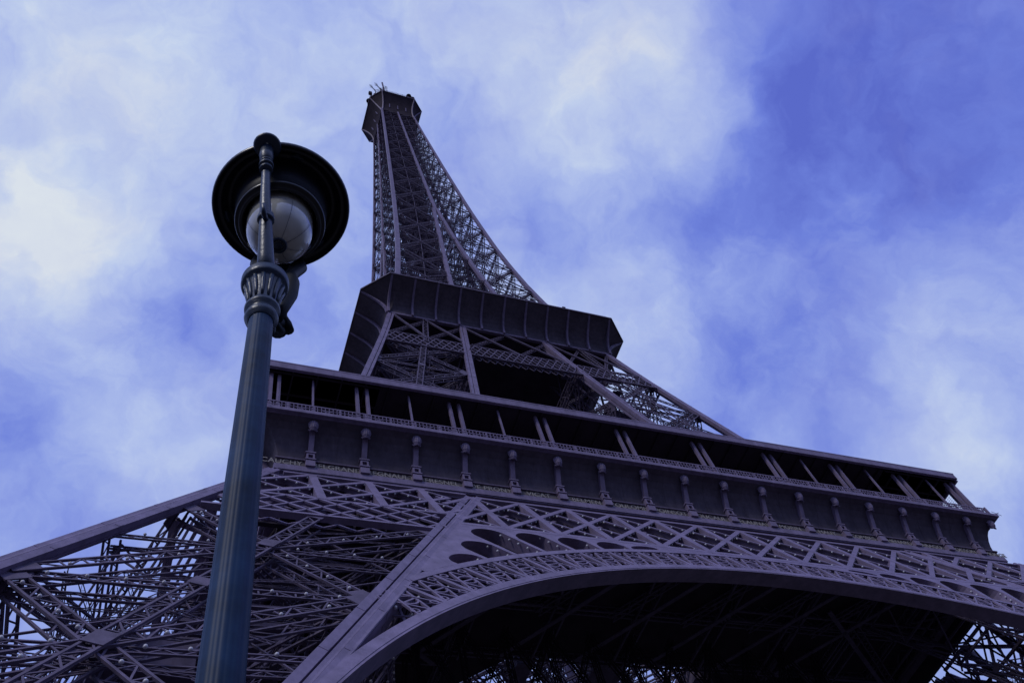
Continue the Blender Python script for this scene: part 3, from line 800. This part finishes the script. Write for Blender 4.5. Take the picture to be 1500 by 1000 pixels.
# railing on the second floor
mb = MB(); rr = ring8(gt-.35, ch-.1)
for k in range(8):
    A, B = V3(*rr[k], 0), V3(*rr[(k+1) % 8], 0)
    for zz in (115.4, 114.9): mb.bar(A+V3(0, 0, zz), B+V3(0, 0, zz), .04, .04, V3(0, 0, 1))
    n = int((B-A).length/1.5)
    for i in range(n+1):
        p = A+(B-A)*i/n; mb.bar(p+V3(0, 0, 114.2), p+V3(0, 0, 115.4), .05, .05, (B-A).cross(V3(0, 0, 1)))
    for i in range(int((B-A).length/5)):
        p = A+(B-A).normalized()*(2.5+5*i); mb.box(tuple(p+V3(-.25, -.15, 115.3)), tuple(p+V3(.25, .15, 115.55)))
mb.build('gallery_railing', IRON2, tower)
# second-floor pavilion, set back
mb = MB(); mb.box((-11, -11, 114.4), (11, 11, 119.5))
mb.build('upper_pavilion', WALLG, tower)

# ------------------------------------------------------------------ the shaft above
LV = [114.3, 121, 129, 137, 148, 159, 170, 181, 191.5, 201.5, 211, 220, 228.5, 236.5, 244, 251, 257.5, 263.5, 268]
def shaft_face_P(x, z): return V3(x, -O(z), z)
def bwz(z): return .85-.32*(z-116)/150
# outer corner beams (one per corner) and inner strips (front)
mb = MB()
for i in range(len(LV)-1):
    z0, z1 = LV[i], LV[i+1]
    for j in range(3):
        a0, a1 = z0+(z1-z0)*j/3, z0+(z1-z0)*(j+1)/3
        p, q = V3(-O(a0), -O(a0), a0), V3(-O(a1), -O(a1), a1); bw = bwz(a0)
        mb.bar(p+V3(bw/2, 0, 0), q+V3(bw/2, 0, 0), bw, .5, V3(0, -1, 0)); mb.bar(p+V3(0, bw/2, 0), q+V3(0, bw/2, 0), bw, .499, V3(-1, 0, 0), -.001)
o = mb.build('corner_beam', IRON, tower); on_sides(o)
for sg in (-1, 1):
    mb = MB()
    zs = [114.3+(178-114.3)*i/26 for i in range(27)]
    for i in range(26):
        p, q = shaft_face_P(sg*(I(zs[i])+.3), zs[i]), shaft_face_P(sg*(I(zs[i+1])+.3), zs[i+1])
        mb.bar(p, q, .72, .5, V3(0, -1, 0), .02 if sg < 0 else .03)
    o = mb.build('inner_beam', IRON, tower); on_sides(o)
mb = MB()
zs = [178+(268-178)*i/20 for i in range(21)]
for i in range(20): mb.bar(shaft_face_P(0, zs[i]), shaft_face_P(0, zs[i+1]), .72-.012*i, .4, V3(0, -1, 0), .03)
o = mb.build('middle_strip', IRON, tower); on_sides(o)
# face lattices, one mesh per storey of each face
for i in range(len(LV)-1):
    z0, z1 = LV[i], LV[i+1]; mb = MB()
    sc_ = 1 if z0 < 200 else .8
    wv_ = .5*sc_; t_ = .075*sc_+.01
    for sg in (-1, 1):
        def Q(u, z): a0 = I(z) if z < 179 else 0; return shaft_face_P(sg*(a0+(O(z)-.5-a0)*u), z)
        mb.lat(Q(0, z0), Q(1, z1), wv_, .5, NG, t_, off=-.1, pitch=.7); mb.lat(Q(1, z0), Q(0, z1), wv_, .5, NG, t_, off=-.16, pitch=.7)
        mb.lat(Q(0, z1), Q(1, z1), .42*sc_, .3, NG, t_, off=-.02, pitch=.8)
        zm = (z0+z1)/2
        mb.bar(Q(0, zm), Q(1, zm), .1, .1, NG, -.2)
        mb.bar(Q(.5, z0), Q(.5, z1), .1, .1, NG, -.25)
        # inner face of each leg
        if z0 < 170:
            def S(u, z): y = -(I(z)+(O(z)-I(z))*u); return V3(sg*I(z), y, z)
            mb.lat(S(0, z0), S(1, z1), wv_*.9, 0, V3(-sg, 0, 0), t_, pitch=.9); mb.lat(S(1, z0), S(0, z1), wv_*.9, 0, V3(-sg, 0, 0), t_, pitch=.9)
            mb.lat(S(0, z1), S(1, z1), .4, 0, V3(-sg, 0, 0), t_)
    if z1 < 172:
        a0, a1 = I(z0), I(z1)
        mb.lat(shaft_face_P(-a1, z1), shaft_face_P(a1, z1), .45, .3, NG, t_, off=-.03)
        if z0 > 140: mb.lat(shaft_face_P(-a0, z0), shaft_face_P(a1, z1), .4, 0, NG, t_, off=-.1); mb.lat(shaft_face_P(a0, z0), shaft_face_P(-a1, z1), .4, 0, NG, t_, off=-.15)
    # horizontal diaphragm
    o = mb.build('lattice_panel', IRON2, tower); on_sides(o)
mb = MB()
for i in range(1, len(LV)):
    z = LV[i]; g = O(z)-.4
    mb.lat((-g, -g, z), (g, g, z), .4, .3, V3(0, 0, -1), .07); mb.lat((-g, g, z), (g, -g, z), .4, .3, V3(0, 0, -1), .07)
    mb.lat((-g, 0, z), (0, -g, z), .35, 0, V3(0, 0, -1), .07); mb.lat((g, 0, z), (0, -g, z), .35, 0, V3(0, 0, -1), .07)
    mb.lat((-g, 0, z), (0, g, z), .35, 0, V3(0, 0, -1), .07); mb.lat((g, 0, z), (0, g, z), .35, 0, V3(0, 0, -1), .07)
    for zz in (z, z-(LV[i]-LV[i-1])*.5):
        g = O(zz)-.4
        for q in (-.7, -.25, .25, .7):
            mb.lat((-g, q*g, zz), (g, q*g, zz), .5, 0, V3(0, 0, -1), .1, pitch=.7); mb.lat((q*g, -g, zz+.2), (q*g, g, zz+.2), .5, 0, V3(0, 0, -1), .1, pitch=.7)
    mb.box((-2.8, -2.8, z+.3), (2.8, 2.8, z+.5))
mb.build('floor_bracing', IRON2, tower)
mb = MB()
for sx_ in (-1, 0, 1):
    for sy_ in (-1, 1):
        mb.lat((sx_*2.2, sy_*2.2, 115), (sx_*2.2, sy_*2.2, 268), .55, .4, V3(0, -1, 0), .08, pitch=1.2)
z = 115; i = 0
while z < 266:
    for s_ in (-1, 1):
        mb.bar((-2.2, s_*2.2, z), (2.2, s_*2.2, z), .1, .1, V3(0, -1, 0)); mb.bar((s_*2.2, -2.2, z), (s_*2.2, 2.2, z), .1, .1, V3(1, 0, 0))
        mb.bar((-2.2*s_, s_*2.2, z), (2.2*s_, s_*2.2, z+3), .09, .09, V3(0, -1, 0))
    a_ = i*1.3; 
    if z < 200: mb.bar((3.2*math.cos(a_)-2.5, 3.2*math.sin(a_)-1.5, z), (3.2*math.cos(a_+1.3)-2.5, 3.2*math.sin(a_+1.3)-1.5, z+3), .6, .1, V3(0, 0, 1))
    z += 3; i += 1
mb.build('lift_guides', IRON2, tower)
# lift cab crane details glinting inside the leg
# ------------------------------------------------------------------ summit
z0, z1 = 266.4, 276.0; g0, g1, c3 = 5.15, 8.38, 3.17
mb = MB(); rows = []; pr = []
for j in range(9):
    u_ = j/8; g = g0+(g1-g0)*u_**1.7; z = z0+(z1-z0)*u_**.9; cc = .25+(c3-.25)*u_**1.2
    pr.append((g, z, cc)); rows.append(len(mb.v)); mb.v += [(x, y, z) for x, y in ring8(g, cc)]
for j in range(8):
    for k in range(8): mb.f.append([rows[j]+k, rows[j]+(k+1) % 8, rows[j+1]+(k+1) % 8, rows[j+1]+k])
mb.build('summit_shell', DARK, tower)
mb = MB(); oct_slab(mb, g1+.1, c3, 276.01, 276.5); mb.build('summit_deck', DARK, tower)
mb = MB(); rr = ring8(g1+.14, c3)
for k in range(8): mb.bar((*rr[k], 276.2), (*rr[(k+1) % 8], 276.2), .4, .2, V3(rr[k][0]+rr[(k+1) % 8][0], rr[k][1]+rr[(k+1) % 8][1], 0))
mb.build('summit_rim', IRON2, tower)
for s_ in range(8):
    mb = MB()
    for j in range(8):
        (ga, za_, ca), (gb_, zb_, cb) = pr[j], pr[j+1]
        A, B = V3(*ring8(ga+.06, ca)[s_], za_), V3(*ring8(gb_+.06, cb)[s_], zb_)
        nn = V3(A.x, A.y, 0).normalized(); mb.bar(A, B, .34, .3, nn, .12)
    mb.build('summit_rib', IRON, tower)
mb = MB()
for k in range(4):
    for x in (-2.6, 0, 2.6):
        p = V3(x, -5.7, 269.5); q = V3(x, -6.3, 272.2)
        m4 = Matrix.Rotation(k*R(90), 3, 'Z'); mb.bar(m4@p, m4@q, .3, .3, m4@V3(0, -1, 0))
mb.build('summit_bracket', IRON, tower)
mb = MB(); oct_slab(mb, 6.6, 2.6, 276.5, 279.6); oct_slab(mb, 7.1, 2.8, 279.6, 279.9); oct_slab(mb, 4.5, 1.8, 279.9, 284)
mb.lathe([(4.2, 284), (3.6, 286.5), (2.2, 288.4), (.6, 289.2), (.02, 289.3)], (0, 0, 0), 20)
mb.build('summit_cabin', DARK, tower)
mb = MB()
rr = ring8(8.1, 3.1)
for k in range(8):
    A, B = V3(*rr[k], 0), V3(*rr[(k+1) % 8], 0)
    for zz in (277.7, 278.6, 279.4): mb.bar(A+V3(0, 0, zz), B+V3(0, 0, zz), .05, .05, V3(0, 0, 1))
    for i in range(7):
        p = A+(B-A)*i/6; mb.bar(p+V3(0, 0, 276.5), p+V3(0, 0, 279.4), .06, .06, V3(1, 0, 0))
mb.build('summit_railing', IRON2, tower)
def antenna(px, py, z, kind):
    m = MB()
    m.tube([(px, py, z-1.5), (px, py, z+3.2)], .12, 6)
    if kind == 0:
        for s_, zz in ((-1, z+2.8), (1, z+2.2), (-1, z+1.2), (1, z+.7)):
            q = V3(px+s_*1.6, py-1.0, zz); m.tube([(px, py, zz), q], .07, 5)
            m.tube([q+V3(0, 0, -.7), q+V3(0, 0, .7)], .06, 5); m.tube([q+V3(-.5, 0, .7), q+V3(.5, 0, .7)], .05, 5); m.tube([q+V3(-.5, 0, -.7), q+V3(.5, 0, -.7)], .05, 5)
    elif kind == 1:
        m.box((px-.5, py-.4, z+.4), (px+.5, py+.4, z+2.6))
    else:
        m.lathe([(.02, 0), (.5, .12), (.8, .4), (.85, .42), (.5, .2), (.02, .08)], (px, py, z+1), 14)
    return m
for (px, py, z, k_) in ((-6.6, -6.4, 280.2, 0), (-5.2, -7.4, 280, 0), (-8.0, -5.4, 279.6, 1), (-8.0, -3.2, 278.6, 2), (3.8, -8.0, 278.4, 2), (5.2, -7.6, 278.2, 1), (-7.6, -2.2, 278.8, 1), (-6.0, -5.0, 280.6, 2)):
    antenna(px, py, z, k_).build('antenna', DARK, tower)
mb = MB(); mb.lat((0, 0, 289), (0, 0, 312), 1.6, 1.6, V3(0, -1, 0), .15, off=.8); mb.tube([(0, 0, 312), (0, 0, 324)], .3, 8)
mb.build('mast', IRON2, tower)

# ------------------------------------------------------------------ flash lamps: nearest hundred as parts, the rest as one
random.shuffle(bulbs)
seen = [(p, (Vector(p)-CAM).length) for p, f_ in bulbs if (Vector(p)-CAM).normalized().dot(fw) > .72]
seen.sort(key=lambda t: t[1])
bm_ = MB(); bm_.ball((0, 0, 0), .085, 8, 5)
proto = bm_.build('flash_lamp', BULB, tower, loc=tuple(seen[0][0]), smooth=True)
for p, d_ in seen[1:100]:
    c_ = proto.copy(); C.objects.link(c_); c_.parent = tower; c_.location = p
mb = MB()
for p, d_ in seen[100:]:
    mb.ball(p, .08 if d_ < 95 else .09, 6, 4)
o = mb.build('flash_lamps', BULB, tower, smooth=True); o['kind'] = 'stuff'

# ------------------------------------------------------------------ street lamp
bx, by = CAM.x+.131, CAM.y+1.6
lamp = bpy.data.objects.new('street_lamp', None); C.objects.link(lamp); lamp.location = (bx, by, 0)
lamp['label'] = 'dark green street lamp with fluted column, round shade and glass globe before the tower'
lamp['category'] = 'street lamp'
E = 1.6
def lpart(mb, name, m, smooth=True): return mb.build(name, m, lamp, smooth=smooth)
mb = MB()
mb.lathe([(.24, 0), (.24, .12), (.2, .16), (.2, .5), (.16, .56), (.17, .62), (.13, .7), (.10, 1.0), (.085, 1.05), (.09, 1.1), (.072, 1.16)], (0, 0, 0), 48)
lpart(mb, 'base', GREEN)
mb = MB()
hs = [1.15+(E+2.93-1.15)*i/24 for i in range(25)]
mb.lathe([(.060-.0165*(h-1.15)/(E+2.93-1.15), h) for h in hs], (0, 0, 0), 160, flute=20, fdep=.016)
lpart(mb, 'column', COLP)
mb = MB()     # capital
mb.lathe([(.046, E+2.86), (.058, E+2.875), (.062, E+2.89), (.058, E+2.905), (.050, E+2.915), (.052, E+2.93), (.064, E+2.94), (.066, E+2.955), (.056, E+2.965), (.052, E+3.0), (.058, E+3.06), (.070, E+3.12), (.074, E+3.135), (.086, E+3.14), (.092, E+3.155), (.088, E+3.17), (.092, E+3.185), (.084, E+3.20), (.05, E+3.21), (.02, E+3.24)], (0, 0, 0), 64)
for k in range(14):
    a_ = 2*math.pi*k/14; ca, sa = math.cos(a_), math.sin(a_)
    mb.tube([(rr*ca, rr*sa, h) for rr, h in ((.052, E+2.99), (.057, E+3.04), (.065, E+3.09), (.074, E+3.125), (.079, E+3.118))], [.005, .008, .009, .008, .004], 7)
lpart(mb, 'capital', GREEN)
# forked bracket: near arm in front of the globe, far arm behind
sx0, sy0 = .175-.131, 1.67-1.6
near = [(0, 0, E+3.2), (-.012, -.045, E+3.3), (-.035, -.115, E+3.5), (-.055, -.165, E+3.7), (-.068, -.188, E+3.95), (-.076, -.212, E+4.08), (-.080, -.225, E+4.15)]
mb = MB(); mb.tube(near, [.040, .034, .027, .022, .020, .020, .022], 16)
for i, (f_, rr) in enumerate(((.0, .03), (.35, .034), (.7, .03))):
    p = Vector(near[3]).lerp(Vector(near[5]), .62+f_*.25); mb.tube([p-V3(0, 0, .012), p+V3(0, 0, .012)], rr, 16)
for (h, rr) in ((E+3.52, .036), (E+3.55, .032)):
    mb.tube([(-.036, -.12, h), (-.038, -.127, h+.02)], rr, 16)
mb.tube([(-.071, -.2, E+3.98), (-.076, -.212, E+4.06), (-.080, -.225, E+4.13)], [.024, .034, .03], 14)
mb.tube([(-.035, -.13, E+3.50), (-.05, -.17, E+3.47), (-.058, -.185, E+3.53), (-.05, -.165, E+3.58)], [.012, .012, .010, .006], 8)
lpart(mb, 'bracket_arm', GREEN)
far = [(0, .03, E+3.12), (.04, .10, E+3.10), (.085, .18, E+3.16), (.10, .25, E+3.3), (.10, .30, E+3.5), (.11, .33, E+3.8), (.12, .36, E+4.12)]
mb = MB(); mb.tube(far, [.03, .038, .042, .04, .034, .028, .026], 14)
for k in range(14):       # scroll
    a_ = k*.5
spir = [(.07+.055*math.cos(t*.6)*(1-t*.045), .12+.04*math.cos(t*.6), E+3.12+.075*math.sin(t*.6)*(1-t*.045)) for t in range(16)]
mb.tube(spir, [.022-.0008*t for t in range(16)], 10)
mb.tube([(.045, .06, E+3.02), (.05, .07, E+2.94), (.047, .065, E+2.9)], [.016, .013, .010], 8)
mb.tube([(.075, .085, E+3.06), (.09, .10, E+3.20), (.115, .11, E+3.34), (.125, .135, E+3.50), (.12, .18, E+3.66), (.14, .23, E+3.80), (.185, .28, E+3.98), (.19, .31, E+4.12)], [.012, .026, .032, .032, .030, .032, .03, .016], 14)
mb.tube([(.0, .20, E+3.66), (-.01, .24, E+3.80), (-.025, .27, E+3.9), (-.02, .3, E+4.05)], [.02, .036, .034, .02], 12)
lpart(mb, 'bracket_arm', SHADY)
# finial disc where the near arm grips the shade
mb = MB(); mb.lathe([(.02, 0), (.058, .006), (.065, .018), (.062, .03), (.045, .04), (.03, .05), (.01, .055)], (-.080, -.235, E+4.13), 24); lpart(mb, 'hook_boss', GREEN)
sc0 = (sx0, sy0, E)
mb = MB()
mb.lathe([(.330, 4.20), (.334, 4.185), (.330, 4.17), (.322, 4.165), (.315, 4.18), (.30, 4.20), (.295, 4.19), (.285, 4.20), (.27, 4.235), (.25, 4.25), (.232, 4.22), (.222, 4.14), (.214, 4.06), (.208, 4.0), (.212, 3.985), (.206, 3.97), (.196, 3.975), (.190, 3.955), (.180, 3.95), (.172, 3.96), (.168, 3.99), (.163, 4.1), (.16, 4.32)], sc0, 72)
mb.lathe([(.330, 4.20), (.32, 4.225), (.29, 4.26), (.24, 4.34), (.17, 4.42), (.12, 4.5), (.10, 4.62), (.05, 4.68), (.01, 4.70)], sc0, 72)
shade = lpart(mb, 'shade', REFL)
for k in range(3):
    a_ = R(35+120*k); m = MB(); c_ = (sc0[0]+.27*math.cos(a_), sc0[1]+.27*math.sin(a_), E+4.215)
    m.tube([(c_[0], c_[1], c_[2]), (c_[0], c_[1], c_[2]-.02)], .018, 10); m.tube([(c_[0]-.03*math.sin(a_), c_[1]+.03*math.cos(a_), c_[2]-.02), (c_[0]+.03*math.sin(a_), c_[1]-.03*math.cos(a_), c_[2]-.02)], .008, 8)
    m.build('shade_clip', GREEN, shade, smooth=True)
mb = MB(); gr = .152
pr = [(gr*math.sin(R(t)), 3.885-gr*1.08*math.cos(R(t))) for t in range(4, 100, 6)]+[(.155, 4.0), (.16, 4.12), (.165, 4.2)]
mb.lathe(pr, sc0, 64)
globe = lpart(mb, 'globe', GLOBE)
mb = MB()     # safety wires round the globe and the bottom ring
for k in range(8):
    a_ = 2*math.pi*k/8; pts = []
    for t in range(14, 110, 8):
        rr = (gr+.004)*math.sin(R(t)); aa = a_+.2
        pts.append((sc0[0]+rr*math.cos(aa), sc0[1]+rr*math.sin(aa), E+3.885-(gr+.004)*1.08*math.cos(R(t))))
    mb.tube(pts, .0009, 5)
mb.build('guard_wire', GREEN, globe)
mb = MB(); mb.lathe([(.036, 3.728), (.040, 3.722), (.036, 3.716), (.026, 3.716), (.022, 3.72), (.020, 3.735)], sc0, 32)
mb.lathe([(.020, 3.722), (.0185, 3.715), (.012, 3.712), (.001, 3.711)], sc0, 24); mb.build('globe_ring', GREEN, globe, smooth=True)
mb = MB(); mb.lathe([(.001, 3.86), (.03, 3.87), (.045, 3.9), (.04, 3.96), (.025, 4.02), (.02, 4.2)], sc0, 24); mb.build('bulb', BULB, globe, smooth=True)

# ------------------------------------------------------------------ ground
mb = MB(); mb.v = [(-2500, -2500, 0), (2500, -2500, 0), (2500, 2500, 0), (-2500, 2500, 0)]; mb.f = [[0, 1, 2, 3]]
g = mb.build('ground', GROUND); g['kind'] = 'structure'
